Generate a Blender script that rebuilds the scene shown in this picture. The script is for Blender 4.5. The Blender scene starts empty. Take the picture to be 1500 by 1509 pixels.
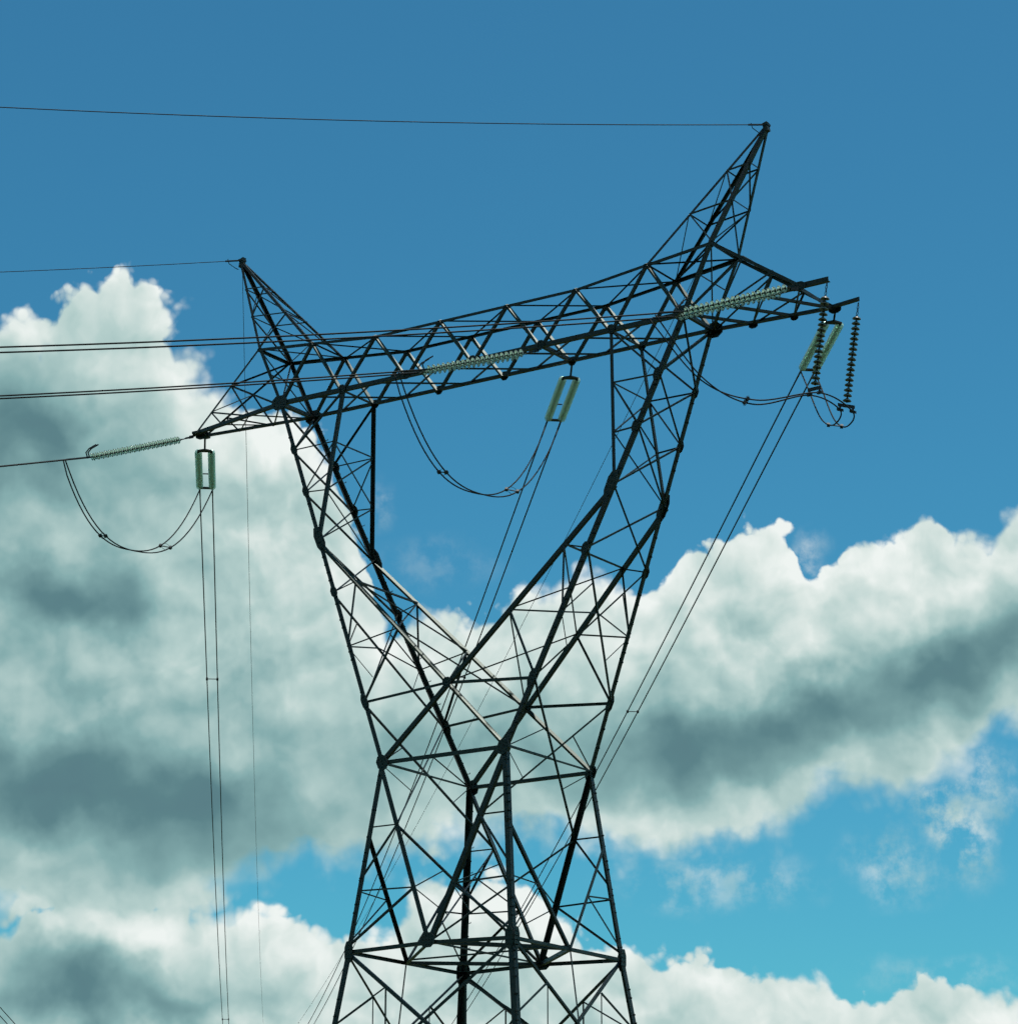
import bpy, math, random
from mathutils import Vector as V, Matrix
R = math.radians
scene = bpy.context.scene
COL = scene.collection

# ------------------------------------------------------------------ frame of reference
U = 1.15            # metres per drawing unit of the tower
GZ = 14.64          # height of the tower waist above the ground, in units
def W(p): return V((p[0]*U, p[1]*U, (p[2]+GZ)*U))

# ------------------------------------------------------------------ camera
cam = bpy.data.cameras.new('camera')
cam.sensor_fit = 'VERTICAL'; cam.sensor_height = 36; cam.lens = 99.79
cam.clip_end = 20000
cam_o = bpy.data.objects.new('camera', cam); COL.objects.link(cam_o)
cam_o.location = W((37.2864, -55.1213, -13.2466))
cam_o.rotation_euler = (R(106.409), R(-.04), R(33.623))
scene.camera = cam_o

# ------------------------------------------------------------------ sun direction (towards the sun)
SUN = V((.16, .10, .98)).normalized()
SUN_EL = math.asin(SUN.z); SUN_AZ = math.atan2(SUN.x, SUN.y)

# ------------------------------------------------------------------ world: clear sky with cumulus
world = bpy.data.worlds.new('World'); scene.world = world; world.use_nodes = True
world.cycles.sampling_method = 'MANUAL'; world.cycles.sample_map_resolution = 256
NT = world.node_tree; NT.nodes.clear()
class X:
    """A value in the node tree; arithmetic makes nodes."""
    def __init__(s, sock): s.s = sock
    def _b(s, o, op, rev=False):
        a, b = (o, s) if rev else (s, o); return m(op, a, b)
    def __add__(s, o): return s._b(o, 'ADD')
    __radd__ = __add__
    def __sub__(s, o): return s._b(o, 'SUBTRACT')
    def __rsub__(s, o): return s._b(o, 'SUBTRACT', True)
    def __mul__(s, o): return s._b(o, 'MULTIPLY')
    __rmul__ = __mul__
def put(sock, v):
    if isinstance(v, X): NT.links.new(v.s, sock)
    else: sock.default_value = v
def m(op, *a, clamp=False):
    n = NT.nodes.new('ShaderNodeMath'); n.operation = op; n.use_clamp = clamp
    for i, v in enumerate(a): put(n.inputs[i], v)
    return X(n.outputs[0])
def vm(op, *a):
    n = NT.nodes.new('ShaderNodeVectorMath'); n.operation = op
    for i, v in enumerate(a): put(n.inputs[i], v)
    return X(n.outputs['Value' if op in ('LENGTH', 'DOT_PRODUCT', 'DISTANCE') else 'Vector'])
def comb(x, y, z=0.0):
    n = NT.nodes.new('ShaderNodeCombineXYZ')
    for i, v in enumerate((x, y, z)): put(n.inputs[i], v)
    return X(n.outputs[0])
def mapr(v, a, b, c=0.0, d=1.0, kind='SMOOTHSTEP'):
    n = NT.nodes.new('ShaderNodeMapRange'); n.interpolation_type = kind; n.clamp = True
    for i, q in enumerate((v, a, b, c, d)): put(n.inputs[i], q)
    return X(n.outputs[0])
def noise(vec, scale, detail, rough, out='Fac', lac=2.0):
    n = NT.nodes.new('ShaderNodeTexNoise'); n.noise_dimensions = '2D'
    put(n.inputs['Vector'], vec); n.inputs['Scale'].default_value = scale
    n.inputs['Detail'].default_value = detail; n.inputs['Roughness'].default_value = rough
    n.inputs['Lacunarity'].default_value = lac
    return X(n.outputs[out])
def voro(vec, scale, detail, rough):
    n = NT.nodes.new('ShaderNodeTexVoronoi'); n.voronoi_dimensions = '2D'; n.feature = 'F1'; n.normalize = True
    put(n.inputs['Vector'], vec); n.inputs['Scale'].default_value = scale
    n.inputs['Detail'].default_value = detail; n.inputs['Roughness'].default_value = rough
    return X(n.outputs['Distance'])
def ell(vec, a, e, ra, re, rot=0.0):
    n = NT.nodes.new('ShaderNodeMapping'); n.vector_type = 'TEXTURE'
    put(n.inputs[0], vec); n.inputs['Location'].default_value = (a, e, 0)
    n.inputs['Rotation'].default_value = (0, 0, R(rot)); n.inputs['Scale'].default_value = (ra, re, 1)
    return vm('LENGTH', X(n.outputs[0]))
def ramp(v, stops):
    n = NT.nodes.new('ShaderNodeValToRGB'); put(n.inputs[0], v)
    el = n.color_ramp.elements
    while len(el) < len(stops): el.new(.5)
    for q, (p, c) in zip(el, stops): q.position = p; q.color = (*c, 1)
    return X(n.outputs[0])
def mixc(f, a, b, kind='MIX'):
    n = NT.nodes.new('ShaderNodeMix'); n.data_type = 'RGBA'; n.blend_type = kind
    put(n.inputs['Factor'], f); put(n.inputs['A'], a); put(n.inputs['B'], b)
    return X(n.outputs['Result'])

#SKY-BEGIN
tc = NT.nodes.new('ShaderNodeTexCoord')
sep = NT.nodes.new('ShaderNodeSeparateXYZ'); NT.links.new(tc.outputs['Generated'], sep.inputs[0])
DX, DY, DZ = (X(o) for o in sep.outputs)
AZ = 33.63 - m('ARCTAN2', DX * -1.0, DY) * 57.29578      # degrees of azimuth, counted from the bearing of the line
EL = m('ARCSINE', DZ) * 57.29578                          # degrees of elevation
P2 = comb(AZ, EL, 0.0)
# outlines of the two cumulus banks: (azimuth, elevation) in degrees
TOP1 = [(-14.91,19.00),(-12.87,19.42),(-11.64,19.77),(-10.79,19.67),(-10.37,19.75),(-10.01,19.67),(-9.52,19.77),(-9.25,19.92),(-8.97,20.09),(-8.55,20.22),(-7.97,20.22),(-7.46,20.00),(-7.24,19.67),(-7.05,19.27),(-6.64,18.95),(-6.34,18.55),(-5.83,18.30),(-5.33,18.42),(-4.61,18.22),(-4.03,17.86),(-3.66,17.26),(-3.37,16.30),(-3.10,15.35),(-2.80,14.54),(-2.54,13.92),(-2.33,14.02),(-2.05,14.46),(-1.81,14.48),(-1.42,14.34),(-0.71,14.46),(-0.14,14.55),(0.42,14.83),(0.99,15.13),(1.42,15.30),(1.70,15.10),(2.12,14.79),(2.54,14.65),(2.97,14.84),(3.33,15.08),(3.55,15.60),(4.12,15.80),(4.69,15.94),(5.12,16.14),(5.68,16.15),(5.98,15.82),(6.19,15.29),(6.39,14.85),(6.63,15.04),(6.93,15.41),(7.36,15.69),(7.92,15.72),(8.21,15.98),(8.85,16.29),(9.18,15.92),(9.59,15.77),(10.01,15.77),(10.31,16.16),(10.60,16.41),(11.98,16.48),(14.66,15.84)]
BOT1 = [(-14.12,8.31),(-10.16,7.97),(-7.49,8.10),(-5.87,8.26),(-5.45,8.64),(-4.80,8.94),(-4.12,9.01),(-3.16,9.02),(-2.06,9.13),(-1.38,9.31),(-0.69,9.52),(0.14,9.65),(0.97,9.68),(1.79,9.31),(2.48,9.17),(3.44,9.23),(4.54,9.44),(5.50,9.53),(5.89,9.80),(6.09,10.21),(6.90,10.46),(7.57,10.31),(8.26,10.43),(8.67,10.60),(9.22,10.74),(9.52,11.24),(9.87,11.63),(10.34,11.51),(11.69,11.59),(14.38,12.00)]
TOP2 = [(-14.07,7.71),(-10.16,7.93),(-9.78,8.34),(-8.85,8.57),(-7.51,8.60),(-5.74,8.50),(-4.79,8.38),(-4.10,8.15),(-3.42,8.08),(-2.73,8.01),(-2.19,8.59),(-1.82,9.20),(-1.38,9.33),(-0.96,9.03),(-0.69,8.96),(-0.14,9.10),(0.41,8.76),(0.82,8.36),(1.37,8.02),(2.05,7.95),(2.46,7.89),(2.87,7.63),(3.41,7.57),(4.09,7.47),(4.36,7.27),(4.76,7.07),(5.43,7.05),(6.11,7.09),(6.64,6.78),(7.31,6.84),(7.85,7.04),(8.39,6.98),(9.05,6.92),(9.44,6.72),(10.08,6.40),(11.38,6.11),(13.98,6.31)]
def fcurve(v, pts):
    n = NT.nodes.new('ShaderNodeFloatCurve'); c = n.mapping.curves[0]
    q = [((a+15)/30, e/30) for a, e in pts]
    c.points[0].location = q[0]; c.points[1].location = q[-1]
    for p in q[1:-1]: c.points.new(*p)
    for p in c.points: p.handle_type = 'AUTO_CLAMPED'
    n.mapping.use_clip = False; n.mapping.extend = 'HORIZONTAL'; n.mapping.update()
    put(n.inputs['Value'], v * (1/30) + .5)
    return X(n.outputs[0]) * 30.0
def sepxy(v):
    n = NT.nodes.new('ShaderNodeSeparateXYZ'); put(n.inputs[0], v); return X(n.outputs[0]), X(n.outputs[1])
HEADS = [(-8.47, 20.09, 0.94), (-7.79, 20.01, 0.75), (-9.23, 19.58, 0.72), (-10.35, 19.38, 0.77), (-7.13, 18.85, 0.75), (-6.35, 18.03, 0.72), (-5.01, 17.23, 1.1), (-4.28, 16.15, 1.03)]
def field(p, fine=True):
    w = noise(p, .55, 3, .5, 'Color')
    pw = vm('ADD', p, vm('MULTIPLY', vm('SUBTRACT', w, (.5, .5, .5)), (.75, .6, 0)))
    a, e = sepxy(pw)
    t1 = fcurve(a, TOP1); b1 = fcurve(a, BOT1); t2 = fcurve(a, TOP2)
    up = t1 - e; dn = e - b1
    sd1 = m('SMOOTH_MIN', up, dn * .8, .5)
    sd2 = m('SMOOTH_MIN', t2 - e, e * .6, .5)
    D = m('MAXIMUM', sd1, sd2)
    for ca, ce, cr in HEADS:
        D = m('SMOOTH_MAX', D, cr - vm('DISTANCE', pw, (ca, ce, 0)), .25)
    D = m('MINIMUM', D, 2.2)
    # the same kind of sky all round: scattered cumulus banks
    g = noise(vm('MULTIPLY', p, (1, 2.0, 1)), .07, 3, .5) - .57
    far = mapr(vm('LENGTH', vm('MULTIPLY', vm('SUBTRACT', p, (0, 15, 0)), (.8, .9, 1))), 14, 18)
    hi = mapr(e, 30, 60)
    G = m('MINIMUM', g * 24.0, 2.2) * (1.0 - hi) - hi * 2.0
    D = D * (1.0 - far) + G * far
    n1 = noise(p, .85, 8 if fine else 4, .54) - .5
    b = voro(vm('ADD', p, vm('MULTIPLY', w, (.5, .5, 0))), 1.3, 2 if fine else 1, .55)
    amp = mapr(a, -4.5, -1.0, .3, .9)
    return D + n1 * amp + (.36 - b) * 1.2 + .0, up, dn, sd2
D0, UP, DN, SD2 = field(P2)
D1, _, _, _ = field(vm('ADD', P2, (.18, .42, 0)), False)
# dark cores: shade painted into the cloud colour (azimuth, elevation, half widths, tilt, strength)
SHADE_CORES = [(-10.12, 17.71, 1.79, 1.38, 0, 0.62), (-9.26, 14.43, 2.07, 0.97, 0, 0.57), (-7.63, 17.01, 1.52, 0.97, -20, 0.36), (-9.9, 18.8, 1.66, 0.97, 0, 0.37), (-8.27, 10.62, 4.14, 1.17, -6, 0.66), (-5.64, 9.81, 2.9, 0.83, 8, 0.54), (-9.05, 12.89, 2.35, 0.97, 0, 0.29), (-5.58, 12.17, 2.76, 0.83, 0, 0.28), (-8.85, 6.95, 2.07, 0.76, -12, 0.62), (-7.16, 6.45, 1.66, 0.48, 0, 0.45), (-5.7, 6.93, 1.79, 0.55, 0, 0.22), (-0.7, 11.89, 3.73, 0.9, 4, 0.34), (-2.22, 11.13, 1.93, 0.97, 0, 0.28), (3.48, 11.4, 3.04, 0.86, 6, 0.58), (6.4, 12.09, 3.17, 0.72, 12, 0.61), (9.33, 13.09, 2.48, 0.8, 24, 0.6), (0.41, 7.1, 2.62, 0.55, 0, 0.19), (5.41, 6.28, 3.04, 0.41, 0, 0.13), (-8.62, 18.66, 2.0, 0.9, -10, 0.2)]
wn = noise(P2, .6, 4, .5, 'Color')
pk = vm('ADD', P2, vm('MULTIPLY', vm('SUBTRACT', wn, (.5, .5, .5)), (2.6, 1.7, 0)))
K = None
for a, e, ra, re, rot, k in SHADE_CORES:
    r = ell(pk, a, e, ra, re, rot)
    t = m('EXPONENT', r * r * -.62) * (k * 1.0)
    K = t if K is None else m('MAXIMUM', K, t) if False else m('SMOOTH_MAX', K, t, .2)
thick = mapr(D0, .05, 2.0, 0, .20)
relief = m('TANH', (D0 - D1) * .95)
# soft billows seen from below: large lumps, light and shade put into their colour
wb = vm('ADD', P2, vm('MULTIPLY', vm('SUBTRACT', wn, (.5, .5, .5)), (1.1, 1.1, 0)))
def lump(p): return noise(p, .55, 2, .45) - voro(p, .62, 0, .5) * .55
big = m('TANH', (lump(wb) - lump(vm('ADD', wb, (.22, .50, 0)))) * 3.2)
fine = noise(wb, 2.0, 7, .6) - .5
bil = voro(vm('ADD', wb, (.08, .19, 0)), 2.3, 1, .5) - voro(wb, 2.3, 1, .5)
mid = noise(vm('ADD', wb, (31, 7, 0)), .45, 3, .5) - .5
quiet = 1.0 - m('MINIMUM', K * 1.5, .8)
lit = 1.0 + (relief * .20 + big * .22 + mid * .24 + fine * .10 + bil * .12) * quiet - thick * .8 - K * (.98 + mid * .4)
low = mapr(DN, 1.6, -.2) * mapr(SD2, -.45, -.1, 1, 0)
alpha = mapr(D0, -.03, .17 + low * .95 + mapr(noise(P2, .4, 2, .5), .42, .68) * .35, 0, 1)
# torn wisps under and beside the banks
WISPS = [(8.98, 10.01, 0.62, 1.17, 25, 1.0), (7.74, 9.24, 0.97, 0.69, -20, 0.5), (4.12, 8.96, 1.93, 0.55, 0, 0.45), (9.49, 10.73, 0.83, 0.83, 0, 0.6), (-2.72, 16.56, 0.3, 0.5, 0, 0.3), (-1.57, 15.34, 1.24, 0.47, 0, 0.14), (8.66, 7.13, 1.66, 0.3, 0, 0.25), (6.14, 15.02, 0.39, 0.83, -15, 0.5)]
pw = vm('ADD', P2, vm('MULTIPLY', vm('SUBTRACT', noise(P2, .9, 5, .55, 'Color'), (.5, .5, .5)), (.7, .7, 0)))
Wm = None
for a, e, ra, re, rot, k in WISPS:
    t = mapr(ell(pw, a, e, ra, re, rot), 1.5, .2, 0, k)
    Wm = t if Wm is None else m('MAXIMUM', Wm, t)
wis = Wm * mapr(noise(P2, 1.3, 7, .6), .36, .74)
alpha = m('MAXIMUM', alpha, wis)
cloud = ramp(lit, [(0.0, (.085,.165,.21)), (.26, (.108,.225,.25)), (.50, (.24,.42,.425)), (.72, (.46,.62,.60)), (.90, (.71,.80,.77)), (1.0, (.86,.91,.885))])
sky = NT.nodes.new('ShaderNodeTexSky'); sky.sky_type = 'NISHITA'; sky.sun_disc = False
sky.sun_elevation = SUN_EL; sky.sun_rotation = SUN_AZ
sky.air_density = 1.0; sky.dust_density = .6; sky.ozone_density = 1.2
SKY_STRENGTH = .1
gm = NT.nodes.new('ShaderNodeGamma'); NT.links.new(sky.outputs[0], gm.inputs[0]); gm.inputs[1].default_value = 1.22
clear = mixc(1.0, X(gm.outputs[0]), (.198, .675, .69, 1), 'MULTIPLY')
clear = mixc(1.0, clear, (.075, .03, .02, 1), 'ADD')       # even lift put into the clear-sky colour, mostly red
cl = mixc(1.0, cloud, (1/SKY_STRENGTH, 1/SKY_STRENGTH, 1/SKY_STRENGTH, 1), 'MULTIPLY')
final = mixc(alpha, clear, cl)
bg = NT.nodes.new('ShaderNodeBackground'); NT.links.new(final.s, bg.inputs[0]); bg.inputs[1].default_value = SKY_STRENGTH
out = NT.nodes.new('ShaderNodeOutputWorld'); NT.links.new(bg.outputs[0], out.inputs[0])
#SKY-END

sun = bpy.data.lights.new('sun', 'SUN'); sun.energy = 4.5; sun.angle = R(.5); sun.color = (1, .985, .93)
sun_o = bpy.data.objects.new('sun', sun); COL.objects.link(sun_o)
sun_o.rotation_euler = (-SUN).to_track_quat('-Z', 'Y').to_euler()
vs = scene.view_settings
vs.view_transform = 'Standard'; vs.look = 'None'; vs.exposure = 0; vs.gamma = 1; vs.use_curve_mapping = False
scene.cycles.use_adaptive_sampling = True; scene.cycles.adaptive_threshold = .03; scene.cycles.adaptive_min_samples = 8
scene.cycles.diffuse_bounces = 2; scene.cycles.glossy_bounces = 2; scene.cycles.max_bounces = 8; scene.cycles.transmission_bounces = 8; scene.cycles.transparent_max_bounces = 40

# ------------------------------------------------------------------ materials
def material(name, base, rough=.5, metal=0.0, var=.25, scale=6.0, bump=0.0, trans=0.0, spec=.5, base2=None, bscale=None):
    mt = bpy.data.materials.new(name); mt.use_nodes = True
    nt = mt.node_tree; bs = nt.nodes['Principled BSDF']
    bs.inputs['Roughness'].default_value = rough; bs.inputs['Metallic'].default_value = metal
    bs.inputs['Specular IOR Level'].default_value = spec
    bs.inputs['Transmission Weight'].default_value = trans
    g = nt.nodes.new('ShaderNodeTexCoord'); n = nt.nodes.new('ShaderNodeTexNoise')
    n.inputs['Scale'].default_value = scale; n.inputs['Detail'].default_value = 5
    nt.links.new(g.outputs['Object'], n.inputs['Vector'])
    r = nt.nodes.new('ShaderNodeValToRGB'); nt.links.new(n.outputs['Fac'], r.inputs[0])
    b2 = base2 or tuple(c*(1+var) for c in base)
    r.color_ramp.elements[0].position = .32; r.color_ramp.elements[0].color = (*[c*(1-var) for c in base], 1)
    r.color_ramp.elements[1].position = .68; r.color_ramp.elements[1].color = (*b2, 1)
    nt.links.new(r.outputs[0], bs.inputs['Base Color'])
    if bump:
        bn = nt.nodes.new('ShaderNodeTexNoise'); bn.inputs['Scale'].default_value = bscale or scale*5; bn.inputs['Detail'].default_value = 3
        nt.links.new(g.outputs['Object'], bn.inputs['Vector'])
        bp = nt.nodes.new('ShaderNodeBump'); bp.inputs['Strength'].default_value = bump; bp.inputs['Distance'].default_value = .02
        nt.links.new(bn.outputs['Fac'], bp.inputs['Height']); nt.links.new(bp.outputs[0], bs.inputs['Normal'])
    return mt
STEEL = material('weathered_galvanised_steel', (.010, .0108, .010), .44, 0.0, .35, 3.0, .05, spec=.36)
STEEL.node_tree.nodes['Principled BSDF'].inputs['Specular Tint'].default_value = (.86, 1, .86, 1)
STEEL2 = material('galvanised_steel_fittings', (.014, .0143, .014), .5, 0.0, .25, 5.0, spec=.3)
WIRE = material('aluminium_conductor', (.014, .014, .014), .6, 0.0, .2, 3.0, spec=.15)
EWIRE = material('earth_wire_steel', (.03, .03, .032), .6, 0.0, .2, 3.0, spec=.3)
GRASS = material('meadow_grass', (.045, .065, .022), .9, 0.0, .35, .15, spec=.2)
def glass_mat():
    mt = bpy.data.materials.new('green_toughened_glass'); mt.use_nodes = True; nt = mt.node_tree; nt.nodes.clear()
    o = nt.nodes.new('ShaderNodeOutputMaterial')
    g = nt.nodes.new('ShaderNodeBsdfGlossy'); g.inputs['Color'].default_value = (.9, 1, .95, 1); g.inputs['Roughness'].default_value = .18
    tr = nt.nodes.new('ShaderNodeBsdfTransparent'); tr.inputs[0].default_value = (.84, .955, .885, 1)
    t = nt.nodes.new('ShaderNodeBsdfTranslucent')
    tc = nt.nodes.new('ShaderNodeTexCoord'); n = nt.nodes.new('ShaderNodeTexNoise'); n.inputs['Scale'].default_value = 14
    nt.links.new(tc.outputs['Object'], n.inputs[0])
    r = nt.nodes.new('ShaderNodeValToRGB'); r.color_ramp.elements[0].color = (.66,.90,.72,1); r.color_ramp.elements[1].color = (.90,.99,.88,1)
    oi = nt.nodes.new('ShaderNodeObjectInfo'); ad = nt.nodes.new('ShaderNodeMath'); ad.operation = 'MULTIPLY_ADD'; ad.inputs[1].default_value = .7
    nt.links.new(oi.outputs['Random'], ad.inputs[0]); sc = nt.nodes.new('ShaderNodeMath'); sc.operation = 'MULTIPLY'; sc.inputs[1].default_value = .4
    nt.links.new(n.outputs[0], sc.inputs[0]); nt.links.new(sc.outputs[0], ad.inputs[2])
    nt.links.new(ad.outputs[0], r.inputs[0]); nt.links.new(r.outputs[0], t.inputs[0])
    a = nt.nodes.new('ShaderNodeMixShader'); a.inputs[0].default_value = .42
    df = nt.nodes.new('ShaderNodeBsdfDiffuse'); df.inputs[0].default_value = (.84, .96, .84, 1)
    c = nt.nodes.new('ShaderNodeMixShader'); c.inputs[0].default_value = .60
    nt.links.new(t.outputs[0], c.inputs[1]); nt.links.new(df.outputs[0], c.inputs[2])
    b = nt.nodes.new('ShaderNodeMixShader')
    f = nt.nodes.new('ShaderNodeFresnel'); f.inputs[0].default_value = 1.5
    nt.links.new(tr.outputs[0], a.inputs[1]); nt.links.new(c.outputs[0], a.inputs[2])
    nt.links.new(f.outputs[0], b.inputs[0]); nt.links.new(a.outputs[0], b.inputs[1]); nt.links.new(g.outputs[0], b.inputs[2]); nt.links.new(b.outputs[0], o.inputs[0])
    return mt
GLASS = glass_mat()
GLAZE = material('dark_glazed_porcelain', (.13, .12, .09), .36, 0.0, .2, 8.0, spec=.8)

# ------------------------------------------------------------------ mesh helpers
def link(name, verts, faces, mat, parent=None, smooth=False):
    me = bpy.data.meshes.new(name); me.from_pydata([tuple(v) for v in verts], [], faces); me.materials.append(mat)
    if smooth: me.polygons.foreach_set('use_smooth', [True]*len(me.polygons))
    me.update()
    o = bpy.data.objects.new(name, me); COL.objects.link(o)
    if parent: o.parent = parent
    return o
def empty(name, loc, label, cat, group=None):
    o = bpy.data.objects.new(name, None); o.location = loc; o.empty_display_size = .3; COL.objects.link(o)
    o['label'] = label; o['category'] = cat
    if group: o['group'] = group
    return o
def tag(o, label, cat, group=None):
    o['label'] = label; o['category'] = cat
    if group: o['group'] = group
    return o
def lerp(a, b, t): return V(a) + (V(b)-V(a))*t
class MB:
    def __init__(s): s.v = []; s.f = []
    def add(s, v, f):
        k = len(s.v); s.v += v; s.f += [tuple(i+k for i in q) for q in f]
    def prism(s, a, b, poly):      # poly: offsets (Vectors) in order
        n = len(poly); v = [a+p for p in poly]+[b+p for p in poly]
        f = [tuple(range(n))[::-1], tuple(range(n, 2*n))] + [(i, (i+1) % n, n+(i+1) % n, n+i) for i in range(n)]
        s.add(v, f)
    def rod(s, a, b, r, n=6):
        d = (b-a).normalized(); x = d.orthogonal().normalized(); y = d.cross(x)
        s.prism(a, b, [x*(r*math.cos(2*math.pi*i/n))+y*(r*math.sin(2*math.pi*i/n)) for i in range(n)])
    def tube(s, pts, r, n=6):
        v = []; f = []
        x = None
        for i, p in enumerate(pts):
            d = (pts[min(i+1, len(pts)-1)]-pts[max(i-1, 0)]).normalized()
            x = d.orthogonal().normalized() if x is None else (x - d*x.dot(d)).normalized()
            y = d.cross(x)
            v += [p+x*(r*math.cos(2*math.pi*k/n))+y*(r*math.sin(2*math.pi*k/n)) for k in range(n)]
        for i in range(len(pts)-1):
            for k in range(n): f.append((i*n+k, i*n+(k+1) % n, (i+1)*n+(k+1) % n, (i+1)*n+k))
        f.append(tuple(range(n))[::-1]); f.append(tuple((len(pts)-1)*n+k for k in range(n)))
        s.add(v, f)
    def box(s, c, ax, ay, az):
        s.prism(c-az, c+az, [ax+ay, ax*-1+ay, ax*-1-ay, ax-ay])
    def build(s, name, mat, parent=None, smooth=False): return link(name, s.v, s.f, mat, parent, smooth)

# ------------------------------------------------------------------ ground
gs = 6000
nn = 24
gv = [(-gs+2*gs*i/nn, -gs+2*gs*j/nn, 0) for j in range(nn+1) for i in range(nn+1)]
gf = [(j*(nn+1)+i, j*(nn+1)+i+1, (j+1)*(nn+1)+i+1, (j+1)*(nn+1)+i) for j in range(nn) for i in range(nn)]
ground = link('ground', gv, gf, GRASS); ground['kind'] = 'structure'

# ------------------------------------------------------------------ the lattice tower
TOWER = empty('lattice_tower', (0, 0, 0), 'dark steel lattice transmission tower with wide crossarm and two earth-wire peaks', 'pylon')
rnd = random.Random(4)
def angle(name, a, b, w, n, mode='flat', side=1, t=None, e=None):
    """An L-section steel angle from a to b (units). n: outward normal of the face it is bolted to."""
    a = W(a); b = W(b); w = w*U*(.84 if w < .062 else .92); t = t*U if t else w*.13
    d = (b-a).normalized()
    if e: e1, e2 = [ (V(q)-d*d.dot(V(q))).normalized() for q in e]; off = V((0, 0, 0))
    else:
        n = V(n); n = (n-d*n.dot(d))
        n = n.normalized() if n.length > 1e-3 else d.orthogonal().normalized()
        u = d.cross(n)*side
        if mode == 'flat': e1 = u; e2 = n*-1; off = u*(-w/2)
        else:      # outer flange turned upwards and out, heel at its lower edge
            n = V((.59, -.59, .555)); n = (n-d*n.dot(d)).normalized(); u = d.cross(n)
            if u.z < 0: u = -u
            e1 = u; e2 = n*-1; off = u*(-w/2)+n*(w*.3)
    poly = [off, off+e1*w, off+e1*w+e2*t, off+e1*t+e2*t, off+e1*t+e2*w, off+e2*w]
    if e1.cross(e2).dot(d) < 0: poly = poly[::-1]
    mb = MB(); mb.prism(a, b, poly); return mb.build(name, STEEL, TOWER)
def gusset(c, n, u, w, h, th=.012, name='gusset_plate'):
    """A bolted plate, octagonal, at c (units), lying in the plane of normal n with long axis u."""
    c = W(c); n = V(n).normalized(); u = (V(u)-n*V(u).dot(n)).normalized(); x = u.cross(n); w *= U; h *= U
    k = .45
    poly = [x*w*k+u*h, x*-w*k+u*h, x*-w+u*h*k, x*-w-u*h*k, x*-w*k-u*h, x*w*k-u*h, x*w-u*h*k, x*w+u*h*k]
    mb = MB(); mb.prism(c-n*th, c+n*th, poly)
    for i in (-.6, -.2, .2, .6):
        for j in (-.5, 0, .5):
            for s in (-1, 1):
                p = c+u*h*i+x*w*j*1.3*(1 if abs(i) < .5 else .6)+n*s*(th+.008)
                mb.box(p, x*.013, u*.013, n*.009)
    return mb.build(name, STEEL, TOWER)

WX, WY = 1.792, 1.866
BY, BZ = .698, 10.026
DXX, DYY, DZZ = 2.316, 2.367, -4.474
GXX, GYY, GRZ = 3.70, 3.62, -14.64
def w_(sx, sy): return V((sx*WX, sy*WY, 0))
def b_(i, sy): return V((2*i, sy*BY, BZ))
def t_(i, sy): return V((2*i, sy*.687, {.5: 11.322, 1.5: 11.322, 2.5: 11.536}[abs(i)]))
def o_(sx, sy): return V((sx*6.773, sy*.671, 11.726))
def a_(sx): return V((sx*7.948, 0, 14.59))
def d_(sx, sy): return V((sx*DXX, sy*DYY, DZZ))
def leg(sx, sy, t): return lerp(w_(sx, sy), b_(3*sx, sy), t)
def low(sx, sy, t): return lerp(w_(sx, sy), d_(sx, sy), t)
def vmid(sy): return V((0, sy*DYY, DZZ+.06))
def smid(sx): return V((sx*DXX, 0, DZZ))
def vleg(sx, sy, t): return lerp(w_(sx, sy), vmid(sy), t)
TK = .602; T = {0: 0, 1: .157, 2: .307, 3: .455, 4: TK, 5: .74, 6: .863, 7: 1}
def post(sx, sy, t): return lerp(leg(sx, sy, TK), b_(2*sx, sy), t)
def kb(sx, sy, t): return lerp(leg(sx, sy, TK), w_(-sx, sy), t)      # K beam from the leg node down to the opposite waist corner
K1, K2, KX = .213, .445, None
# where the two K beams cross (x = 0)
KX = leg(1, 1, TK).x/(leg(1, 1, TK).x+WX)

Y_ = (0, -1, 0)
for sy in (-1, 1):
    N = (0, sy, 0)
    # chords
    for i in range(-3, 3):
        angle('bottom_chord', b_(i, sy), b_(i+1, sy), .115, N, e=((0, 0, 1), (0, -sy, 0)))
    for i in (-2.5, -1.5, -.5, .5, 1.5):
        angle('top_chord', t_(i, sy), t_(i+1, sy), .08 if sy < 0 else .068, N, e=((0, 0, -1), (0, -sy, 0)))
    for sx in (-1, 1): angle('top_chord', t_(2.5*sx, sy), o_(sx, sy), .09, N, e=((0, 0, -1), (0, -sy, 0)))
    # Warren diagonals
    for i in (-2.5, -1.5, -.5, .5, 1.5, 2.5):
        angle('crossarm_diagonal', t_(i, sy), b_(i-.5, sy), .075, Y_, 'flat', 1)
        angle('crossarm_diagonal', t_(i, sy), b_(i+.5, sy), .078, Y_, 'ridge')
    for i in range(-3, 4):
        gusset(b_(i, sy)+V((0, sy*.02, .05)), N, (1, 0, .0), .115 if abs(i) < 3 else .19, .11 if abs(i) < 3 else .24)
    for i in (-2.5, -1.5, -.5, .5, 1.5, 2.5):
        gusset(t_(i, sy)+V((0, sy*.02, -.07)), N, (1, 0, 0), .065, .11)
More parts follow.
